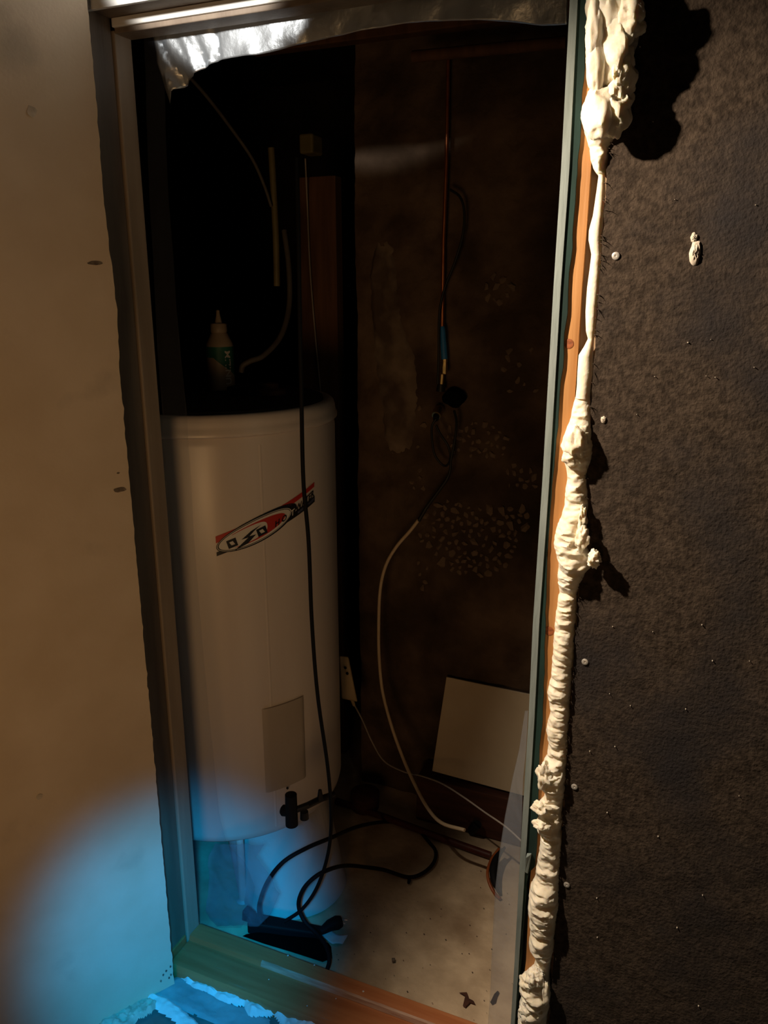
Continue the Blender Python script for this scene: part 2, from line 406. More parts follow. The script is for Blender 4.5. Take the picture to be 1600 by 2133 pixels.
wall_blob(1257, 874, .004, .005, 'foam_dab', M['debris'], 3, 'tiny pale dab beside the foam bead')
for (px, py) in ((1283,533),(1219,1378),(1197,1638),(1181,1842)):
    p = AY(px, py, BY); mb = MB().lathe([(.0052,0),(.0052,.0008),(.004,.0016),(.0015,.0014),(.0012,.0008)], 18)
    o = mb.build('screw_head', M['screw'], wr, smooth=True); o.rotation_euler = (PI/2, 0, 0); o.location = (p.x, BY - .001, p.z)
# fine pale specks in the board (loose wood chips pressed in the surface)
ck = MB()
for i in range(45):
    x = random.uniform(.77, 1.15); z = random.uniform(.3, 1.85); s = random.uniform(.0003, .0008)
    p = Vector((x, BY - .0022, z)); ck.box((x-s, BY-.003, z-s*.7), (x+s, BY-.0005, z+s*.7))
o = ck.build('pale_specks', M['debris'], wr); o['kind'] = 'stuff'

# threshold
def thr_section(x):
    return [(x, -.118, -.004), (x, -.121, .012), (x, -.119, .030), (x, -.114, .035), (x, -.052, .037), (x, -.047, .0355), (x, -.044, .036),
            (x, -.040, .046), (x, -.035, .048), (x, .000, .046), (x, .004, .042), (x, .004, -.01)]
rows = [thr_section(-.117 + (.70+.117) * i / 30) for i in range(31)]
mb = MB().grid(rows); n = len(rows[0])
mb.add([*rows[0], *rows[-1]], [tuple(range(n)), tuple(range(2*n-1, n-1, -1))])
th = tag(mb.build('trim_10', M['thr'], smooth=True), 'brown stained wooden threshold with a raised stop', kind='structure')
rows = []
for i in range(121):
    x = .08 + .59*i/120; w_ = .0016 + .0012*noise.noise(Vector((x*30, 0, 0)))
    rows.append([(x, -.0435-w_*.4, .0372), (x, -.0405-w_*.2, .0462), (x, -.0375+w_, .0480)])
o = MB().grid(rows).build('worn_edge', M['wornwood'], th, smooth=True); o['label'] = 'paler worn edge of the raised stop'
fl = MB()
for (px, py, s) in ((757,2065,.003),(785,2078,.002),(600,1990,.0025),(655,2010,.002),(700,2080,.0016),(560,2040,.0015),(640,2095,.0015)):
    p = AZ(px, py, .047 if py < 2070 else .038)
    fl.add([(p.x-s,p.y,p.z),(p.x,p.y-s*1.3,p.z),(p.x+s,p.y,p.z),(p.x,p.y+s,p.z),(p.x,p.y,p.z+s*.7)], [(0,1,4),(1,2,4),(2,3,4),(3,0,4)])
o = fl.build('paint_flakes', M['plaster'], th); o['kind'] = 'stuff'

# open door leaf on the left
H0 = Vector((-.118, -.124, 0)); pb = AZ(205, 2133, 0.012); pa = AZ(366, 2048, 0.012)
ld = Vector((pb.x - pa.x, pb.y - pa.y, 0)).normalized(); ln = Vector((-ld.y, ld.x, 0))
if ln.x < 0: ln = -ln
H0 = Vector((pa.x, pa.y, 0)) + ld * .002
LT = 2.03; LB = .012
rows = []; rb = []
for j in range(221):
    z = LB + (LT - LB) * j / 220
    e = .0022 * noise.fractal(Vector((9, 2, z*40)), 1, 2, 4) + (.006*noise.noise(Vector((1, 5, z*5))) if z > 1.4 else .001)
    r = []
    for i in range(31):
        p = H0 + ld * (e + .74 * i / 30) ; bul = .0008 * noise.noise(Vector((i*.3, 0, z*4)))
        r.append((p.x + ln.x*bul, p.y + ln.y*bul, z))
    rows.append(r); rb.append([tuple(Vector(q) - ln * .0045) for q in r])
door = thing('door_1', None, None); door['kind'] = 'structure'; door['label'] = 'open cream door leaf with chipped hinge edge'
mb = MB().grid(rows)
mb.grid([[a[0], b[0]] for a, b in zip(rows, rb)]); mb.grid([rows[0], rb[0]]); mb.grid([rows[-1], rb[-1]]); mb.grid([[a[-1], b[-1]] for a, b in zip(rows, rb)])
mb.build('face_sheet', M['leaf'], door, smooth=True)
a = H0 + ld * .008 - ln * .005; b = H0 + ld * .735 - ln * .005; c = b - ln * .03; d = a - ln * .03
MB().hexa([(a.x,a.y,LB+.004),(b.x,b.y,LB+.004),(c.x,c.y,LB+.004),(d.x,d.y,LB+.004),(a.x,a.y,LT-.002),(b.x,b.y,LT-.002),(c.x,c.y,LT-.002),(d.x,d.y,LT-.002)]).build('core', M['core'], door)
a2 = a - ln*.0305; b2 = b - ln*.0305; c2 = b2 - ln*.004; d2 = a2 - ln*.004
MB().hexa([(a2.x,a2.y,LB),(b2.x,b2.y,LB),(c2.x,c2.y,LB),(d2.x,d2.y,LB),(a2.x,a2.y,LT),(b2.x,b2.y,LT),(c2.x,c2.y,LT),(d2.x,d2.y,LT)]).build('rear_sheet', M['leaf'], door)
def on_leaf(px, py):
    r = ray(px, py); t = (H0 - CAM).dot(ln) / r.dot(ln); return CAM + r * t
def chip(px, py, w_, h_, seed, m):
    p = on_leaf(px, py); vs = []; n = 11
    for k in range(n):
        t = 2*PI*k/n; q = 1 + .5*noise.noise(Vector((k*1.7, seed, 0)))
        vs.append(p + ln*.0006 + ld*(w_*q*math.cos(t)) + Vector((0,0,h_*q*math.sin(t))))
    vs2 = [v + ln*.0006 for v in vs]
    MB().add(vs + vs2, [tuple(range(n-1,-1,-1)), tuple(range(n, 2*n))] + [(k,(k+1)%n,n+(k+1)%n,n+k) for k in range(n)]).build('chip', m, door)
chip(197,548,.013,.0035,1,M['core']); chip(250,1020,.012,.005,2,M['core']); chip(66,232,.008,.008,3,M['debris'])
chip(246,985,.003,.0015,4,M['core']); chip(82,1659,.006,.006,5,M['debris'])
for q in ((355,2013),(346,2022),(356,2030),(352,2036),(340,2030),(335,2043)): chip(q[0],q[1],.0022,.003,q[0],M['core'])
# small hinge plate at the top of the jamb
p = at(186, 148, 0, -.1235)
MB().box((-.1238, p.y-.008, p.z-.024), (-.1215, p.y+.003, p.z+.024)).build('hinge', M['white'], door, bevel=.001)
# reddish end block under the jamb
tag(MB().box((-.16, YF+.002, ZF), (-.119, -.05, .055)).build('trim_11', M['thr'], bevel=.002), 'reddish brown block at the foot of the left jamb', kind='structure')

# ================================================================= THE FOAM BEAD
FT = [(-40,1226,1324),(0,1224,1326),(20,1221,1328),(55,1224,1330),(85,1220,1332),(110,1221,1326),(140,1222,1318),(165,1225,1313),(180,1229,1306),
(200,1224,1306),(230,1214,1308),(250,1211,1307),(275,1217,1298),(295,1224,1281),(310,1228,1270),(335,1230,1267),(350,1235,1262),(358,1240,1259),
(366,1246,1260),(400,1242,1260),(450,1234,1258),(480,1226,1256),(500,1225,1255),(530,1231,1254),(560,1228,1252),(600,1222,1250),(650,1219,1244),
(690,1220,1241),(706,1224,1237),(722,1216,1236),(740,1205,1236),(775,1202,1236),(800,1201,1231),(825,1199,1229),(838,1195,1230),(870,1189,1231),
(900,1177,1235),(925,1169,1236),(950,1173,1233),(975,1180,1226),(990,1182,1222),(1020,1178,1226),(1050,1177,1227),(1080,1168,1223),(1105,1157,1222),
(1130,1155,1225),(1150,1160,1236),(1170,1162,1234),(1185,1162,1220),(1205,1163,1212),(1220,1164,1205),(1230,1165,1202),(1260,1161,1201),(1275,1159,1201),
(1290,1157,1199),(1300,1156,1197),(1350,1152,1195),(1400,1149,1191),(1440,1141,1188),(1460,1144,1187),(1480,1147,1187),(1500,1142,1185),(1520,1137,1184),
(1545,1144,1183),(1570,1140,1182),(1600,1125,1180),(1630,1126,1178),(1645,1137,1177),(1660,1132,1173),(1670,1121,1171),(1690,1122,1172),(1698,1133,1174),
(1706,1120,1170),(1725,1119,1171),(1735,1128,1171),(1760,1125,1170),(1800,1119,1167),(1825,1115,1166),(1840,1105,1166),(1870,1102,1165),(1900,1102,1160),
(1930,1106,1156),(1960,1103,1155),(1980,1110,1151),(1995,1116,1147),(2008,1113,1146),(2020,1100,1146),(2030,1088,1147),(2045,1084,1149),(2060,1087,1147),
(2075,1087,1146),(2095,1081,1142),(2110,1081,1140),(2133,1080,1136),(2190,1076,1134)]
rows = []
NR, NA = 1150, 72
for i in range(NR + 1):
    py = -40 + 2230 * i / NR; a, b = lerp_table(FT, py)
    A = AY(a, py, YF); B = AY(b, py, YF); cx = (A.x + B.x) / 2; hw = (B.x - A.x) / 2; z = A.z
    big = min(1, max(0, (hw - .014) / .02))
    # protrusion towards the room
    dp = hw * (1.05 + .35 * big) + .002
    smooth_part = 1 if 362 < py < 830 else 0
    r = []
    for k in range(NA):
        t = 2 * PI * k / NA; nx_, ny_ = math.cos(t), math.sin(t)
        q = Vector((cx + hw*nx_, dp*ny_*.9, z))
        if smooth_part: d = .0008 * noise.fractal(q*30, 1, 2, 3)
        else:
            fold = abs(noise.fractal(Vector((q.x*22, q.y*22, q.z*48)), 1, 2.1, 3))
            lum = noise.fractal(Vector((q.x*60+5, q.y*60, q.z*75)), 1, 2, 4)
            amp = .0030 + .0035 * big
            right = .5 + .5 * nx_
            d = -fold * amp * 1.7 + lum * amp * .45 * (.5 + right) + amp * .6
            d += .0016 * noise.fractal(Vector((q.x*14, q.y*14, z*150 + 2*noise.noise(q*30))), 1, 2, 2) * (1 if py > 1180 else .3)
        c2_, s2_ = abs(nx_)**.9 * (1 if nx_ > 0 else -1), ny_
        ox = max(-.0016, min(.0016, d*.35)) if abs(nx_) > .8 else d*.5
        x = cx + (hw) * c2_ + ox * nx_; y = YF + .004 - (dp + (d * 1.6 if s2_ > 0 else 0)) * s2_ if s2_ > 0 else YF + .004 + hw*.35 * (-s2_)
        if s2_ <= 0: y = min(y, YF + .012)
        r.append((x, y, z + (0 if smooth_part else .6*d*noise.noise(q*40))))
    r.append(r[0]); rows.append(r)
mb = MB().grid(rows)
fo = mb.build('foam_bead', M['foam'], smooth=True)
tag(fo, 'lumpy cream expanding-foam bead running down between orange stud and dark fibreboard', 'foam')
for p_ in fo.data.polygons: p_.use_smooth = True
def knob(px, py, y, rx, ry, rz, seed, rough=.3):
    c = AY(px, py, y); rows = []
    for i in range(33):
        a = PI * i / 32; r = []
        for k in range(44):
            t = 2*PI*k/44; v = Vector((math.sin(a)*math.cos(t), math.sin(a)*math.sin(t), math.cos(a)))
            q = 1 + rough * noise.fractal(v*1.5 + Vector((seed, 0, 0)), 1.15, 2.1, 4)
            r.append((c.x + v.x*rx*q, c.y + v.y*ry*q, c.z + v.z*rz*q))
        r.append(r[0]); rows.append(r)
    return MB().grid(rows).build('foam_lump', M['foam'], fo, smooth=True)
knob(1272, 40, YF-.040, .030, .022, .050, 21, .35)
knob(1276, 95, YF-.040, .028, .022, .040, 22, .35)
knob(1290, 175, YF-.034, .018, .016, .030, 23, .5)
knob(1278, 235, YF-.036, .022, .018, .030, 24, .4)
knob(1327, 58, YF-.045, .0105, .010, .0105, 1, .25)
knob(1312, 30, YF-.050, .016, .014, .022, 2)
knob(1240, 60, YF-.050, .012, .016, .040, 3, .2)
knob(1245, 120, YF-.045, .014, .018, .042, 12, .2)
knob(1290, 130, YF-.045, .014, .014, .024, 4, .5)
knob(1250, 235, YF-.044, .020, .018, .030, 5, .2)
knob(1238, 1160, YF-.028, .009, .010, .010, 6, .6)
knob(1236, 1172, YF-.024, .007, .007, .007, 7, .6)
knob(1212, 1120, YF-.022, .010, .010, .018, 8, .5)
knob(1214, 1075, YF-.016, .006, .008, .016, 9, .6)
knob(1128, 1682, YF-.020, .013, .012, .0105, 10, .5)
knob(1130, 1716, YF-.020, .014, .012, .0095, 11, .5)
knob(1135, 1615, YF-.020, .012, .012, .022, 13, .5)
knob(1100, 2045, YF-.018, .014, .014, .015, 14, .5)
knob(1113, 2035, YF-.024, .014, .014, .016, 15, .5)
knob(1137, 2070, YF-.024, .006, .007, .025, 16, .4)
knob(1098, 2105, YF-.018, .015, .014, .016, 17, .5)
knob(1200, 920, YF-.018, .016, .016, .024, 18, .3)
knob(1190, 950, YF-.018, .012, .012, .014, 19, .3)

# ================================================================= PLASTIC FILMS
FB = [(321,168),(326,190),(330,212),(336,205),(341,188),(352,180),(370,168),(389,154),(405,141),(426,129),(450,120),(475,116),(500,113),(524,112),(555,106),(587,97),(615,90),(644,82),
      (700,71),(740,62),(775,55),(850,46),(900,42),(950,40),(1000,40),(1050,41),(1090,44),(1125,48),(1150,47),(1178,45)]
rows = []
cols = 150
for k in range(cols + 1):
    px = 321 + (1178 - 321) * k / cols; py = lerp_table([(a, b) for a, b in FB], px)[0]
    B = AY(px, py, .012); x = B.x; r = []
    top = 1.985
    for i in range(25):
        u = i / 24; z = top + (B.z - top) * u
        cr = .010 * u * noise.fractal(Vector((x*9, z*7, 1)), 1, 2, 3)
        if x < .05: cr += .022 * u * abs(noise.fractal(Vector((x*26 + z*10, z*5, 5)), 1, 2, 3))
        r.append((x, .012 + cr + .012*u, z))
    rows.append(r)
fs_ = tag(MB().grid(rows).build('foil_strip', M['foil'], smooth=True, solid=.0004),
          'crumpled silvery foil strip hanging along the door head', 'foil')
# tall clear film on the inside of the left jamb
rows = []
LF = [(60,322,345),(200,327,340),(400,333,348),(600,345,362),(740,352,374),(860,362,387),(1100,378,400),(1400,395,425),(1700,408,455),(1760,415,470),(1800,418,510),(1850,420,530),(1900,423,522),(1935,425,500)]
for i in range(110):
    py = 60 + 1875 * i / 109; a, b = lerp_table(LF, py); r = []
    for k in range(15):
        u = k / 14; px = a - 26 + (b - a + 26) * u; p = AY(px, py, .010 + .004*u)
        cr = .004 * noise.fractal(Vector((p.x*20, p.z*5, 3)), 1, 2, 3)
        r.append((p.x, p.y + .003 + abs(cr), p.z))
    rows.append(r)
tag(MB().grid(rows).build('film_curtain', M['film'], smooth=True, solid=.0003), 'clear plastic film hanging inside the left jamb, spreading at its foot', 'film')
# crumpled film heap low in front of the heater
rows = []
HP = [(1765,440,545),(1790,428,530),(1830,424,560),(1870,424,575),(1910,426,560),(1940,450,530)]
for i in range(50):
    py = 1765 + 172 * i / 49; a, b = lerp_table(HP, py); r = []
    for k in range(40):
        u = k / 39; px = a + (b - a) * u; p = AY(px, py, .03)
        cr = .030 * noise.fractal(Vector((p.x*11, p.z*11, 8)), 1, 2.1, 4)
        r.append((p.x, .045 + cr*.5, max(.004, p.z)))
    rows.append(r)
tag(MB().grid(rows).build('film_heap', M['film2'], smooth=True, solid=.0004), 'crumpled milky plastic film heaped beside the heater foot', 'film')
# film flap on the right jamb
RF = [(1480,1094,1100),(1560,1082,1096),(1620,1068,1090),(1700,1052,1088),(1780,1040,1084),(1850,1032,1080),(1960,1026,1076),(2060,1022,1070),(2133,1016,1066),(2170,1010,1064)]
rows = []
for i in range(70):
    py = 1480 + 690 * i / 69; a, b = lerp_table(RF, py); r = []
    for k in range(13):
        u = k / 12; px = a + (b - a) * u; y_ = -.02 - .05 * u; p = AY(px, py, y_)
        r.append((p.x, y_ + .004 * noise.noise(Vector((p.x*20, p.z*6, 4))), p.z))
    rows.append(r)
tag(MB().grid(rows).build('film_flap', M['film3'], smooth=True, solid=.0003), 'translucent plastic flap flaring from the right edge of the opening', 'film')

# ================================================================= WATER HEATER
HC = Vector((-.250, .372)); HR = .30
ZT, ZS, ZB = 1.262, 1.214, .188
wh = thing('water_heater', 'tall white cylindrical water heater with diagonal red and black sticker', 'water heater', (HC.x, HC.y, ZB))
c3 = (HC.x, HC.y, 0)
body = MB().lathe([(.05,ZB+.003),(.20,ZB+.002),(HR-.035,ZB),(HR-.016,ZB+.004),(HR-.006,ZB+.014),(HR-.002,ZB+.03),(HR-.002,ZS-.02),(HR-.004,ZS-.004),(HR-.006,ZS),(.1,ZS+.001)], 128, c3)
body.build('tank_body', M['enamel'], wh, smooth=True)
cap = MB().lathe([(.1,ZS-.001),(HR-.001,ZS-.001),(HR+.004,ZS+.003),(HR+.0045,ZS+.010),(HR+.001,ZS+.016),(HR-.0005,ZS+.024),(HR-.001,ZT-.018),(HR-.004,ZT-.008),(HR-.010,ZT-.002),(HR-.018,ZT),(HR-.026,ZT-.002),(HR-.03,ZT-.006),(.05,ZT-.006)], 128, c3)
cap.build('tank_lid', M['enamel'], wh, smooth=True)
tp = MB().lathe([(.05,ZT-.006),(HR-.029,ZT-.006),(HR-.031,ZT+.003),(.05,ZT+.004)], 96, c3).build('top_disc', M['topdisc'], wh, smooth=True); tp['label'] = 'dark disc in the tank top'  # dark disc set into the tank top
def heater_hit(px, py, R=HR):
    r = ray(px, py); ox = CAM.x - HC.x; oy = CAM.y - HC.y
    a = r.x**2 + r.y**2; b = ox*r.x + oy*r.y; c = ox*ox + oy*oy - R*R
    D = max(0, b*b - a*c); t = (-b - math.sqrt(D)) / a; p = CAM + r * t
    return math.atan2(p.y - HC.y, p.x - HC.x), p.z
def cyl(th_, z, off): return (HC.x + (HR + off)*math.cos(th_), HC.y + (HR + off)*math.sin(th_), z)
# vertical sheet seam
a0, _ = heater_hit(545, 1000)
rows = [[cyl(a0 - .012, ZB+.03+(ZS-ZB-.05)*i/20, -.0022), cyl(a0 - .004, ZB+.03+(ZS-ZB-.05)*i/20, -.0013), cyl(a0 + .006, ZB+.03+(ZS-ZB-.05)*i/20, -.0013), cyl(a0+.012, ZB+.03+(ZS-ZB-.05)*i/20, -.0022)] for i in range(21)]
MB().grid(rows).build('seam', M['enamel'], wh, smooth=True)
# access panel
th0, zt0 = heater_hit(546, 1478); th1, zt1 = heater_hit(633, 1452); _, zb0 = heater_hit(548, 1653)
rows = []
for z_, o_ in ((zb0,.0-.0015),(zb0,.0026),(zb0+.003,.0034),(zt0-.003,.0034),(zt0,.0026),(zt0,-.0015)):
    rows.append([cyl(th0 + (th1-th0)*k/16, z_, (o_ if 0 < k < 16 else -.0015)) for k in range(17)])
pn = MB().grid(rows).build('access_panel', M['panel'], wh, smooth=True); pn['label'] = 'flat rectangular grey-beige cover plate'
th_, z_ = heater_hit(597, 1640)
o = MB().lathe([(.003,0),(.003,.003),(.001,.0036)], 12).build('screw', M['black'], pn, smooth=True)
o.location = cyl(th_, z_, .003); o.rotation_euler = (0, PI/2, th_)

# sticker: design laid out in band coordinates (s along, t down), wrapped on the tank
ct = [heater_hit(449,1118), heater_hit(655,1004.5), heater_hit(656,1045), heater_hit(451,1159)]
def band(s, t, off):
    th_ = (ct[0][0]*(1-s) + ct[1][0]*s); zt = ct[0][1]*(1-s) + ct[1][1]*s; zb = ct[3][1]*(1-s) + ct[2][1]*s
    return cyl(th_, zt + (zb - zt)*t, .0006 - .002 + off)
def band_grid(f0, f1, s0, s1, off, name, m, par, n=40, k=3):
    rows = []
    for i in range(n + 1):
        s = s0 + (s1 - s0)*i/n; rows.append([band(s, f0(s) + (f1(s)-f0(s))*j/k, off) for j in range(k+1)])
    return MB().grid(rows).build(name, m, par)
STK = None
base = band_grid(lambda s: 0, lambda s: .34 - .12*s, 0, 1, .0008, 'sticker', M['ink_r'], wh); STK = base
base['label'] = 'diagonal red, white and black brand sticker'
band_grid(lambda s: .80 - .12*s, lambda s: 1, 0, 1, .0008, 'lower_stripe', M['ink_k'], STK)
ES, ET, EC, ED = .36, .60, .362, .60
def ell(rs, rt, cs, ct_, off, name, m, n=64):
    vs = [band(cs, ct_, off)] + [band(cs + rs*math.cos(2*PI*k/n), ct_ + rt*math.sin(2*PI*k/n), off) for k in range(n)]
    # rings so the shape hugs the cylinder
    rows = []
    for q in range(7):
        f = q/6; rows.append([band(cs + rs*f*math.cos(2*PI*k/n), ct_ + rt*f*math.sin(2*PI*k/n), off) for k in range(n+1)])
    return MB().grid(rows).build(name, m, STK)
ell(.370, .66, .370, .56, .0011, 'oval_border', M['ink_k'])
ell(.345, .59, .352, .56, .0014, 'oval_line', M['ink_w'])
ell(.338, .565, .350, .56, .0017, 'oval_rim', M['ink_k'])
ell(.330, .53, .352, .56, .0020, 'oval', M['ink_w'])
# outer black crescent shifted to the right
ell(.375, .60, .385, .50, .0009, 'oval_shadow', M['ink_k'])
# red swoosh
n = 36; rows = []
for i in range(n+1):
    a = -2.3 + 4.5*i/n; w_ = .02 + .16*math.sin(PI*i/n)**1.2
    rows.append([band(.33 + (.30 - w_*q)*math.cos(a), .56 + (.44 - w_*q*.8)*math.sin(a), .0023) for q in (0,.5,1)])
MB().grid(rows).build('red_swoosh', M['ink_r'], STK)
def text_mesh(txt, size, shear=0, bold=0):
    cu = bpy.data.curves.new('txt', 'FONT'); cu.body = txt; cu.size = size; cu.align_x = 'LEFT'; cu.shear = shear; cu.offset = bold; cu.resolution_u = 3
    ob = bpy.data.objects.new('txt', cu); COL.objects.link(ob)
    dg = bpy.context.evaluated_depsgraph_get(); me = ob.evaluated_get(dg).to_mesh()
    vs = [v.co.copy() for v in me.vertices]; fs = [tuple(p.vertices) for p in me.polygons]
    ob.evaluated_get(dg).to_mesh_clear(); bpy.data.objects.remove(ob, do_unlink=True); bpy.data.curves.remove(cu)
    x0 = min(v.x for v in vs); x1 = max(v.x for v in vs); y0 = min(v.y for v in vs); y1 = max(v.y for v in vs)
    return [((v.x-x0)/(x1-x0), (v.y-y0)/(y1-y0)) for v in vs], fs
def band_text(txt, s0, s1, tb0, tb1, h0, h1, off, name, m, bold=.02, shear=.1):
    uv, fs = text_mesh(txt, 1, shear, bold)
    vs = []
    for u, v in uv:
        s = s0 + (s1-s0)*u; b = tb0 + (tb1-tb0)*u; h = h0 + (h1-h0)*u
        vs.append(band(s, b - h*v, off))
    MB().add(vs, fs).build(name, m, STK)
band_text('H O', .52, .640, .86, .80, .30, .30, .0036, 'lettering', M['ink_k'], .03)
band_text('WATER', .745, .99, .76, .66, .32, .34, .0012, 'lettering', M['ink_k'], .03)
band_text('T', .685, .728, .79, .775, .29, .29, .0039, 'lettering', M['ink_w'], .02)
band_text('MORE HOT WATER', .77, .99, .92, .88, .12, .12, .0012, 'small_print', M['ink_b'], .01)
def poly(pts, off, name, m):
    MB().add([band(s, t, off) for s, t in pts], [tuple(range(len(pts)))]).build(name, m, STK)
def block_o(s0, s1, t0, t1, nm):   # square letter O with a hole
    sk = -.02
    o4 = [(s0+sk,t0),(s1+sk,t0),(s1,t1),(s0,t1)]; ws, wt = (s1-s0)*.30, (t1-t0)*.27
    i4 = [(s0+sk+ws,t0+wt),(s1+sk-ws,t0+wt),(s1-ws,t1-wt),(s0+ws,t1-wt)]
    MB().add([band(*p, .0028) for p in o4 + i4], [(0,1,5,4),(1,2,6,5),(2,3,7,6),(3,0,4,7)]).build(nm, M['ink_k'], STK)
block_o(.105, .185, .42, .86, 'letter_o'); block_o(.365, .450, .50, .92, 'letter_o')
poly([(.395,.36),(.30,.44),(.215,.66),(.275,.70),(.15,1.06),(.27,.98),(.345,.72),(.285,.66),(.33,.50)], .0028, 'letter_s', M['ink_k'])

# drain valve
vy = .028
vv = MB()
p0 = AY(606, 1655, vy); p1 = AY(608, 1718, vy)
vv.tube([p0 + Vector((0,0,.002)), p0, p1, p1 - Vector((0,0,.003))], [.010,.013,.014,.009], 20)
pk = AY(590, 1688, vy); pc = AY(607, 1690, vy)
vv.tube([pk - Vector((.004,0,0)), pk, pc], [.009,.0125,.012], 20)
pr = AY(694, 1655, .15)
vo = vv.build('drain_valve', M['rubber'], wh, smooth=True)
MB().tube([pc, AY(640,1678,.05), AY(668,1664,.10), pr], [.007,.0075,.0075,.007], 14).build('drain_pipe', M['black'], wh, smooth=True)
q = AY(634, 1700, .045)
MB().tube([q + Vector((0,0,.012)), q - Vector((0,0,.006))], [.009,.010], 14).build('valve_nut', M['black'], wh, smooth=True)
q = AY(667, 1660, .09)
MB().tube([q + Vector((0,0,.018)), q - Vector((0,0,.008))], [.004,.008], 10).build('valve_lever', M['black'], wh, smooth=True)
adopt(wh)

# skewed pale foot under the heater
rows = []
for i in range(15):
    f = i / 14; cx_ = -.016 + (-.13 + .016) * f; cy_ = .268 + (.37 - .268) * f; rr = .145 + (.145 - .145) * f
    r = []
    for k in range(73):
        t = 2*PI*k/72; q = 1 + .035*noise.noise(Vector((math.cos(t)*3, math.sin(t)*3, f*1.2))) + .010*math.sin(t*9)
        r.append((cx_ + rr*q*math.cos(t), cy_ + rr*q*math.sin(t), (ZB-.003)*f))
    rows.append(r)
mb = MB().grid(rows); mb.add(rows[0][:-1], [tuple(range(71, -1, -1))]); mb.add(rows[-1][:-1], [tuple(range(72))])
tag(mb.build('heater_plinth', M['plinth'], smooth=True), 'pale sloping round plinth under the water heater', 'plinth')
for (lx, ly) in ((-.094, .150), (-.44, .30), (-.20, .58)):
    o = MB().tube([(lx, ly, .0), (lx, ly, .006), (lx, ly, ZB+.002)], [.016, .010, .010], 16).build('leg', M['enamel'], wh, smooth=True)
    o.matrix_parent_inverse = Matrix.Translation(wh.location).inverted()

# ---------------- glue bottle on the heater
bp_ = AZ(463, 812, ZT + .004)
gb = thing('glue_bottle', 'cream squeeze bottle with green label and pointed nozzle on top of the heater', 'bottle', (bp_.x, bp_.y, ZT + .0045))
d_ = (bp_ - CAM).length; pxm = d_ / FPX * 1.02
R_ = 26 * pxm; Hn = 128 * pxm
MB().lathe([(R_*.7,0),(R_*.94,.001),(R_,.005),(R_,Hn*.66),(R_*.97,Hn*.70),(R_*.66,Hn*.83),(R_*.56,Hn*.865),(R_*.52,Hn*.90)], 40).build('bottle_body', M['bottle'], gb, smooth=True)
cp_ = MB().lathe([(R_*.60,Hn*.868),(R_*.61,Hn*.872),(R_*.60,Hn*.985),(R_*.54,Hn*1.0),(R_*.3,Hn*1.003)], 32).build('bottle_cap', M['bottle'], gb, smooth=True)
MB().lathe([(R_*.30,Hn*1.0),(R_*.24,Hn*1.04),(R_*.15,Hn*1.12),(R_*.12,Hn*1.19),(R_*.06,Hn*1.2)], 20).build('nozzle', M['bottle'], gb, smooth=True)
fa = math.atan2(CAM.y - bp_.y, CAM.x - bp_.x)
def bcyl(a, z, off=.0008): return ((R_+off)*math.cos(a), (R_+off)*math.sin(a), z)
rows = []
for i in range(30):
    a = fa - 1.7 + 3.4*i/29; u = i/29      # u grows to the viewer's right
    zb = Hn*(.50 - .34*max(0, (u-.35)/.65)**.9); rows.append([bcyl(a, zb), bcyl(a, zb + (Hn*.66-zb)*.5), bcyl(a, Hn*.66)])
lb = MB().grid(rows).build('label', M['bgreen'], gb, smooth=True); lb['label'] = 'dark green wrap label with white vertical lettering'
uv, fs = text_mesh('UNILIM', 1, 0, .02)
vs = []
for u, v in uv:
    vs.append(bcyl(fa + .42 + .5*(1-v) * .9 - .1, Hn*(.10 + .50*u), .0013))
MB().add(vs, fs).build('lettering', M['ink_w'], lb)
# dark adaptor lying by the bottle
p = AZ(505, 822, ZT + .005)
ad = MB(); ad.box((p.x-.035, p.y-.018, ZT+.0045), (p.x+.034, p.y+.018, ZT+.026))
tag(ad.build('power_adaptor', M['rubber'], bevel=.005, seg=3), 'small black adaptor lying beside the glue bottle', 'adaptor')
p = AZ(560, 822, ZT + .005)
tag(MB().lathe([(.035,0),(.037,.002),(.037,.012),(.02,.016),(.02,.028),(.012,.03)], 32).build('pipe_flange', M['plank'], smooth=True), 'dull brown round flange on the heater top', 'flange')
bpy.data.objects['pipe_flange'].location = (p.x, p.y+.01, ZT+.004)

# ================================================================= PIPES AND CABLES
def cable(name, pts, r, m, label, cat, k=8, n=10, parent=None):
    o = MB().tube(spline(pts, k), r, n).build(name, m, parent, smooth=True)
    if not parent: tag(o, label, cat)
    return o
# plank in the recess
a = AY(615, 370, .86); b = AY(698, 370, .86); c = AY(700, 850, .86)
pk = MB().box((a.x+.004, .86, .0), (b.x, .90, a.z)).build('wooden_plank', M['plank'], bevel=.002)
tag(pk, 'reddish brown plank standing upright behind the heater', 'plank')
cable('thin_cable', [AY(636,330,.80), AY(640,420,.845), AY(646,560,.85), AY(657,700,.85), AY(668,815,.85)], .0022, M['greyc'], 'thin pale cable running down the upright plank', 'cable')
p = AY(645, 305, .80)
tag(MB().box((p.x-.022, .78, p.z-.02), (p.x+.02, .84, p.z+.03)).build('junction_box', M['conduit'], bevel=.006, seg=3), 'small yellowish junction box above the upright plank', 'box')
cable('conduit', [AY(565,308,.60), AY(570,400,.60), AY(575,500,.60), AY(577,596,.60)], .0085, M['conduit'], 'yellowed conduit pipe hanging above the heater', 'pipe')
cable('curved_hose', [AY(592,480,.62), AY(602,560,.60), AY(602,640,.57), AY(585,700,.52), AY(550,740,.46), AY(522,752,.43), AY(506,762,.42), AY(503,775,.42)], .007, M['dimhose'], 'grey hose curving down to the heater top', 'hose')
cable('ceiling_cable', [AY(385,150,.30), AY(430,200,.36), AY(480,265,.45), AY(525,330,.52), AY(550,385,.56), AY(565,430,.585)],   .004, M['dimhose'], 'faint grey cable slanting from the head to the conduit', 'cable')
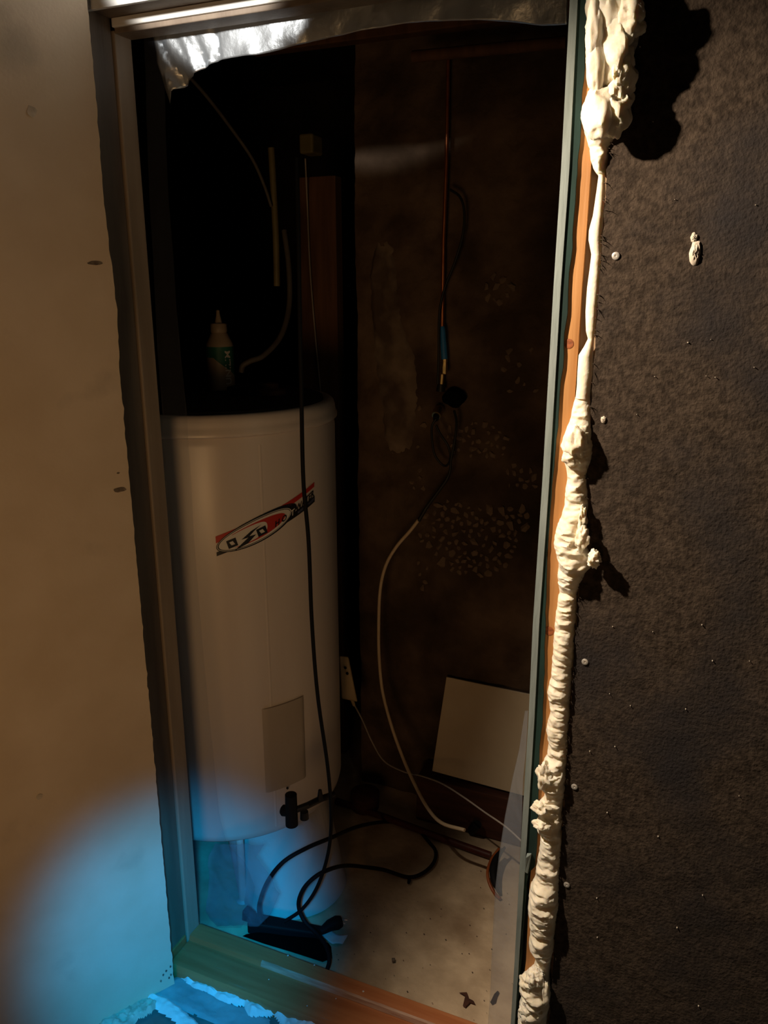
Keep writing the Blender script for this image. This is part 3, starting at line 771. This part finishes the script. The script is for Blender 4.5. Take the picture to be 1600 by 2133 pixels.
# pipe along the ceiling
a = AY(860, 118, .55); b = AY(1180, 88, .55)
cable('ceiling_pipe', [a, a.lerp(b, .5), b], .012, M['plank'], 'grey pipe running along under the closet ceiling', 'pipe', 3, 12)
a = AY(560, 120, 1.0)
tag(MB().box((-.3, .68, 2.10), (1.25, .72, 2.17)).build('ceiling_batten', M['plank'], bevel=.003), 'dark batten under the closet ceiling', 'batten')
# copper pipe with sleeve and valve
YP = .715
cpt = thing('copper_pipe', 'vertical copper water pipe with blue sleeve and brass fitting on the concrete wall', 'pipe', AY(924, 800, YP))
MB().tube([AY(934,110,YP), AY(930,340,YP), AY(924,500,YP), AY(921,690,YP)], .0048, 12).build('pipe', M['copper'], cpt, smooth=True)
MB().tube([AY(921,680,YP), AY(922,686,YP), AY(924,720,YP), AY(926,748,YP)], [.0058,.0075,.0085,.0085], 16).build('blue_sleeve', M['blue'], cpt, smooth=True)
MB().tube([AY(926,747,YP), AY(926,753,YP), AY(926,755,YP), AY(925,765,YP), AY(925,777,YP), AY(921,779,YP), AY(919,800,YP)], [.0085,.0085,.0075,.010,.010,.0065,.0065], 8).build('brass_fitting', M['brass'], cpt, smooth=True)
MB().tube([AY(919,800,YP), AY(918,815,YP)], [.010,.012], 12).build('collar', M['black'], cpt, smooth=True)
adopt(cpt)
# hole in the wall behind: dark rubber boot
p = AY(937, 832, .70)
knob_rows = []
for i in range(15):
    a_ = PI*i/14; r = []
    for k in range(24):
        t = 2*PI*k/24; v = Vector((math.sin(a_)*math.cos(t), math.sin(a_)*math.sin(t), math.cos(a_)))
        q = 1 + .22*noise.noise(v*1.6+Vector((4,0,0))); r.append((p.x+v.x*.030*q, .735+v.y*.028*q, p.z+v.z*.024*q))
    r.append(r[0]); knob_rows.append(r)
tag(MB().grid(knob_rows).build('rubber_boot', M['hole'], smooth=True), 'black lumpy rubber boot under the brass fitting', 'boot')
gl = thing('brass_gland', 'brass cable gland sticking out below the black boot', 'gland', AY(911, 858, .70))
MB().tube([AY(916,852,.74), AY(912,858,.71), AY(909,866,.692)], [.012,.0135,.012], 12).build('nut', M['brass'], gl, smooth=True)
MB().tube([AY(909,866,.693), AY(908,873,.680)], [.0085,.0078], 14).build('neck', M['rubber'], gl, smooth=True)
adopt(gl)
cable('pipe_cable', [AY(938,395,.705), AY(958,410,.70), AY(967,440,.70), AY(964,490,.70), AY(948,545,.70), AY(930,590,.698), AY(921,620,.697), AY(915,660,.698), AY(914,740,.70), AY(912,800,.70)], .0032, M['black'], 'black cable bowing out from behind the copper pipe', 'cable')
cable('looped_cable', [AY(908,873,.678), AY(900,888,.675), AY(900,915,.68), AY(905,945,.685), AY(918,965,.69), AY(930,970,.69), AY(938,955,.685), AY(934,930,.68), AY(918,905,.678), AY(908,885,.678)], .0030, M['black'], 'black cable looping under the brass gland', 'cable')
cable('black_lead', [AY(946,855,.70), AY(951,880,.69), AY(947,920,.68), AY(940,955,.675), AY(935,990,.67), AY(912,1025,.665), AY(890,1055,.66), AY(872,1085,.655)], [.0032]*33+[.0045]*16+[.0052]*8, M['black'], 'thick black sleeve of the dangling cream cable', 'cable')
cable('cream_cable', [AY(872,1083,.655), AY(855,1105,.65), AY(825,1140,.645), AY(803,1180,.64), AY(792,1230,.64), AY(789,1300,.64), AY(790,1370,.635), AY(797,1440,.625), AY(815,1510,.60), AY(838,1575,.57), AY(862,1630,.52), AY(890,1682,.46), AY(920,1714,.42), AY(968,1729,.40)], .0046, M['cream'], 'cream cable dangling in a long curve to a cut end', 'cable')
# socket box hanging right of the heater with thin white cord
sb = thing('socket_box', 'cream socket block leaning against the wall right of the heater', 'socket', AY(725, 1420, .60))
q = [AY(712,1455,.58), AY(745,1462,.60), AY(745,1462,.635), AY(712,1455,.615), AY(707,1366,.58), AY(726,1368,.60), AY(726,1368,.635), AY(707,1366,.615)]
MB().hexa([tuple(v) for v in q]).build('housing', M['box'], sb, bevel=.004, seg=3)
for (px, py) in ((720,1392),(724,1404)):
    v = AY(px, py, .586); MB().tube([v, v + Vector((-.004,-.004,0)) + Vector((0,.008,0))], .0035, 10).build('socket_hole', M['hole'], sb)
MB().tube([AY(733,1455,.60), AY(738,1470,.60)], [.006,.004], 10).build('cord_collar', M['box'], sb, smooth=True)
adopt(sb)
cable('white_cable', [AY(738,1468,.60), AY(755,1500,.60), AY(775,1545,.60), AY(800,1585,.59), AY(840,1607,.57), AY(880,1617,.55), AY(920,1632,.52), AY(965,1660,.47), AY(1010,1692,.42), AY(1056,1724,.37), AY(1100,1765,.33)], .0022, M['greyc'], 'thin pale cord running from the socket block past the tile', 'cord')
# long black cable in front of the heater, coiled at the floor
bc = [AY(618,330,.10), AY(622,500,.07), AY(625,700,.055), AY(628,830,.05), AY(632,1000,.05), AY(643,1130,.055), AY(650,1300,.06), AY(662,1450,.07), AY(683,1600,.10), AY(690,1700,.12), AY(684,1775,.13), AY(662,1845,.12), AY(630,1893,.10), AY(592,1920,.085)]
cable('hanging_cable', bc, .0042, M['rubber'], 'black cable hanging straight down in front of the heater', 'cable', 10, 12)
xt = thing('extension_lead', 'black extension lead looped on the floor before the heater plinth', 'lead', (.10, .08, .0))
e = [AZ(892,1752,.007), AZ(870,1728,.007), AZ(835,1716,.007), AZ(800,1712,.01), AY(745,1722,.36), AY(690,1745,.20), AY(640,1766,.13), AY(592,1794,.085), AY(560,1832,.07), AY(543,1872,.066), AY(540,1900,.066), AY(552,1922,.07)]
MB().tube(spline(e, 10), .0050, 12).build('cord', M['rubber'], xt, smooth=True)
e = [AZ(892,1752,.007), AZ(907,1772,.007), AZ(904,1796,.007), AZ(882,1818,.007), AZ(850,1827,.007), AZ(800,1812,.007), AZ(760,1806,.008), AY(725,1803,.28), AY(695,1808,.165), AY(660,1824,.115), AY(632,1852,.095), AY(622,1885,.10), AY(634,1918,.095), AY(660,1945,.085), AY(679,1970,.062), AY(686,2000,.035), AY(680,2025,.018)]
MB().tube(spline(e, 10), .0050, 12).build('cord', M['rubber'], xt, smooth=True)
v = AZ(853, 1827, .007); MB().tube([v, v + Vector((.004,-.012,0)), v + Vector((.006,-.022,0))], [.0045,.005,.0035], 10).build('cable_tie', M['rubber'], xt, smooth=True)
adopt(xt)
# power strip and plug
ps = thing('power_strip', 'black power strip lying in front of the heater plinth', 'power strip', tuple(AZ(600, 1935, .0)))
A = AZ(520, 1935, 0.0); B = AZ(672, 1950, 0.0); A.z = B.z = 0; dr = (B - A).normalized(); nr = Vector((-dr.y, dr.x, 0))
q = [A - nr*.020, B - nr*.016, B + nr*.012, A + nr*.020]
MB().hexa([tuple(v + Vector((0,0,.002))) for v in q] + [tuple(v + Vector((0,0,.036 if i in (0,3) else .022))) for i, v in enumerate(q)]).build('housing', M['rubber'], ps, bevel=.006, seg=3)
c0 = A + Vector((.005,-.0,.036)); MB().hexa([tuple(c0+Vector(d)) for d in ((-.018,-.014,-.004),(.014,-.014,-.004),(.014,.014,-.004),(-.018,.014,-.004),(-.016,-.012,.024),(.006,-.012,.012),(.006,.012,.012),(-.016,.012,.024))]).build('plug_top', M['black'], ps, bevel=.003)
adopt(ps)
pg = thing('plug', 'black moulded plug pointing right beyond the power strip', 'plug', tuple(AZ(690, 1935, 0)))
MB().tube([AZ(652,1946,.012), AZ(672,1938,.015), AZ(686,1928,.019), AZ(702,1922,.022), AZ(711,1919,.022)], [.006,.010,.014,.017,.013], 14).build('plug_body', M['rubber'], pg, smooth=True)
for s_ in (-.006, .006):
    v = AZ(711, 1919, .022) + Vector((0, s_, 0)); MB().tube([v, v + Vector((.012, .004, 0))], .0022, 8).build('pin', M['screw'], pg, smooth=True)
adopt(pg)
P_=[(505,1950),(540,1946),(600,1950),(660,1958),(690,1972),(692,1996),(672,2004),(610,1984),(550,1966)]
# flat black patch on the floor between the strip and the threshold
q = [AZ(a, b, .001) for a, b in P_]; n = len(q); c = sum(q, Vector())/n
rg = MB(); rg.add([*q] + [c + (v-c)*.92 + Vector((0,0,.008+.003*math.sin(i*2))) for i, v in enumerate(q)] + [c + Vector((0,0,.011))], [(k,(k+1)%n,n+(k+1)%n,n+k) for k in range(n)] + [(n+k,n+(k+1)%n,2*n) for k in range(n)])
tag(rg.build('black_patch', M['hole'], smooth=True), 'flat black patch lying between the power strip and the threshold', 'rag')
# white sheet that stands in for the shine of the floor under the plug
p = AZ(695, 1952, .002); rows = []
for i in range(9):
    rows.append([(p.x - .03 + .06*i/8, p.y - .016 + .03*k/6 + .004*math.sin(i), .002 + .006*abs(noise.noise(Vector((i*.6, k*.7, 3))))) for k in range(7)])
tag(MB().grid(rows).build('floor_shine', M['foamw'], smooth=True, solid=.0004), 'crumpled white sheet standing in for floor shine under the black plug', 'scrap')

# tile leaning on a dark timber
def tilept(px, py, y): return AY(px, py, y)
T = [tilept(900,1606,.655), tilept(1125,1667,.655), tilept(1142,1454,.728), tilept(930,1410,.728)]
nrm = (T[1]-T[0]).cross(T[3]-T[0]).normalized()
if nrm.y > 0: nrm = -nrm
bk_ = [v - nrm*.009 for v in T]
tl = thing('tile', 'square beige tile leaning tilted against the concrete wall', 'tile', tuple(T[0]))
MB().add([*T, *bk_], [(0,1,2,3),(7,6,5,4),(0,4,5,1),(1,5,6,2),(2,6,7,3),(3,7,4,0)]).build('tile_slab', M['tile'], tl, bevel=.0012)
adopt(tl)
zb_ = min(T[0].z, T[1].z) - .003
a = AY(868, 1700, .64); 
tm = MB().box((a.x, .635, .0), (1.2, .730, zb_ - .004)).build('timber_beam', M['rtimber'], bevel=.003)
tag(tm, 'dark red-brown timber beam lying along the back wall under the tile', 'beam')
a = AZ(700, 1668, .012); b = AZ(1022, 1782, .012)
tag(MB().tube([a, a.lerp(b,.33)+Vector((0,.004,0)), a.lerp(b,.66), b], .010, 12).build('red_pipe', M['redpipe'], smooth=True), 'dark red pipe lying along the foot of the back wall', 'pipe')
p = AZ(690, 1700, 0)
p.x += .075; p.y += .06
tag(MB().tube([p + Vector((0,.02,.001)), p + Vector((0,.02,.05)), p + Vector((0,.02,.06))], [.042,.045,.03], 24).build('paint_can', M['rtimber'], smooth=True), 'small dark can standing in shadow right of the plinth', 'can')
v = AZ(985, 1748, .0)
tag(MB().tube([v + Vector((-.01,.02,.012)), v + Vector((.014,-.01,.06))], [.013,.013], 14).build('black_tube', M['rubber'], smooth=True), 'short black tube leaning by the end of the cream cable', 'tube')
# orange ringed hose end
ho = thing('orange_hose', 'curved black and orange handle piece on the floor by the right jamb', 'hose', tuple(AZ(1030, 1840, 0)))
MB().tube(spline([AZ(1040,1768,.05), AZ(1024,1790,.04), AZ(1016,1815,.03), AZ(1019,1838,.018), AZ(1030,1860,.006), AZ(1042,1872,.006)], 8), .0042, 10).build('rim', M['orange'], ho, smooth=True)
MB().tube(spline([AZ(1052,1765,.052), AZ(1036,1785,.044), AZ(1028,1812,.036), AZ(1031,1838,.026), AZ(1040,1860,.012)], 8), [.003+.008*math.sin(PI*i/32) for i in range(33)], 12).build('core', M['rubber'], ho, smooth=True)
adopt(ho)

# debris on the inner floor
def flat_scrap(name, px, py, z, pts, m, label, cat, h=.002):
    p = AZ(px, py, z); n = len(pts)
    vs = [(p.x+a, p.y+b, z) for a, b in pts] + [(p.x+a*.9, p.y+b*.9, z+h) for a, b in pts]
    o = MB().add(vs, [tuple(range(n-1,-1,-1)), tuple(range(n,2*n))] + [(k,(k+1)%n,n+(k+1)%n,n+k) for k in range(n)]).build(name, m)
    return tag(o, label, cat)
flat_scrap('black_scrap', 1031, 2078, .001, [(-.006,-.016),(-.001,-.020),(.005,-.012),(.004,.004),(.005,.018),(.001,.020),(-.004,.008)], M['hole'], 'narrow black scrap on the floor near the right jamb', 'scrap')
flat_scrap('dark_leaf', 972, 2083, .001, [(-.022,.012),(-.006,.008),(-.003,-.018),(.004,-.020),(.010,-.004),(.022,-.004),(.016,.003),(.004,.005),(-.006,.020)], M['rtimber'], 'dark dry leaf-shaped scrap on the floor behind the threshold', 'scrap')
flat_scrap('wood_crumb', 819, 2001, .001, [(-.005,.003),(0,-.006),(.006,-.002),(.003,.006)], M['core'], 'single dark crumb in the middle of the lit floor', 'crumb', .004)
cr = MB()
for i in range(90):
    x = random.uniform(.15,.66); y = random.uniform(.02,.5); s = random.uniform(.0007,.0022)
    cr.add([(x-s,y,.0),(x,y-s,.0),(x+s,y,.0),(x,y+s,.0),(x,y,s)], [(0,1,4),(1,2,4),(2,3,4),(3,0,4)])
tag(cr.build('floor_grit', M['core']), 'fine dark grit scattered over the closet floor', 'grit', kind='stuff')

# outer floor debris: white packing under the threshold lip, bluish sheets, loose fill
def lumpy_patch(name, poly_px, z, h, m, label, cat, seed, n=26, kind=None, fine=30):
    # polygon footprint rasterised to a soft heap with its own thickness
    P_ = [AZ(a, b, z) for a, b in poly_px]; xs = [p.x for p in P_]; ys = [p.y for p in P_]
    x0, x1, y0, y1 = min(xs), max(xs), min(ys), max(ys); mb = MB()
    def inside(x, y):
        ins = False; dm = 9
        for p, q in zip(P_, P_[1:] + P_[:1]):
            if (p.y > y) != (q.y > y) and x < (q.x-p.x)*(y-p.y)/(q.y-p.y)+p.x: ins = not ins
            d = Vector((q.x-p.x, q.y-p.y)); t = max(0, min(1, ((x-p.x)*d.x + (y-p.y)*d.y)/max(1e-9, d.length_squared)))
            dm = min(dm, math.hypot(x-p.x-d.x*t, y-p.y-d.y*t))
        return dm if ins else -dm
    nx_ = max(8, int((x1-x0)/.0028)); ny_ = max(8, int((y1-y0)/.0028)); idx = {}; vs = []; fs = []
    for j in range(ny_+1):
        for i in range(nx_+1):
            x = x0+(x1-x0)*i/nx_; y = y0+(y1-y0)*j/ny_; d = inside(x, y) + .003*noise.noise(Vector((x*60, y*60, seed)))
            if d > -.003:
                zz = z + h*min(1, max(0, (d+.003)/.009))*(.75+.5*noise.fractal(Vector((x*fine, y*fine, seed)), 1, 2, 4)); idx[(i,j)] = len(vs); vs.append((x, y, zz))
    for j in range(ny_):
        for i in range(nx_):
            q = [(i,j),(i+1,j),(i+1,j+1),(i,j+1)]
            if all(k in idx for k in q): fs.append(tuple(idx[k] for k in q))
    o = MB().add(vs, fs).build(name, m, smooth=True)
    return tag(o, label, cat, kind=kind)
lumpy_patch('foam_strip', [(384,2016),(440,2042),(520,2074),(600,2108),(700,2152),(690,2180),(600,2150),(570,2118),(520,2120),(508,2098),(470,2092),(430,2070),(400,2060),(376,2036)], ZF, .020, M['foamw'], 'white lumpy packing along the front of the threshold', 'packing', 3)
lumpy_patch('blue_sheet', [(372,2034),(420,2060),(470,2090),(505,2100),(560,2125),(560,2160),(480,2150),(420,2120),(370,2100),(318,2072)], ZF, .007, M['sheetblue'], 'crumpled blue-grey sheet on the floor before the threshold', 'sheet', 5, fine=22)
lumpy_patch('pale_ledge', [(315,2072),(350,2082),(385,2110),(420,2140),(400,2160),(360,2125),(320,2098),(300,2080)], ZF, .011, M['foamw'], 'narrow pale strip between blue sheet and dark floor', 'strip', 6)
lumpy_patch('loose_fill', [(312,2078),(280,2090),(240,2108),(205,2135),(190,2170),(250,2170),(285,2125),(318,2110),(330,2090)], ZF, .014, M['debris'], 'heap of loose brown wood shavings by the door leaf foot', 'shavings', 8, kind='stuff', fine=90)
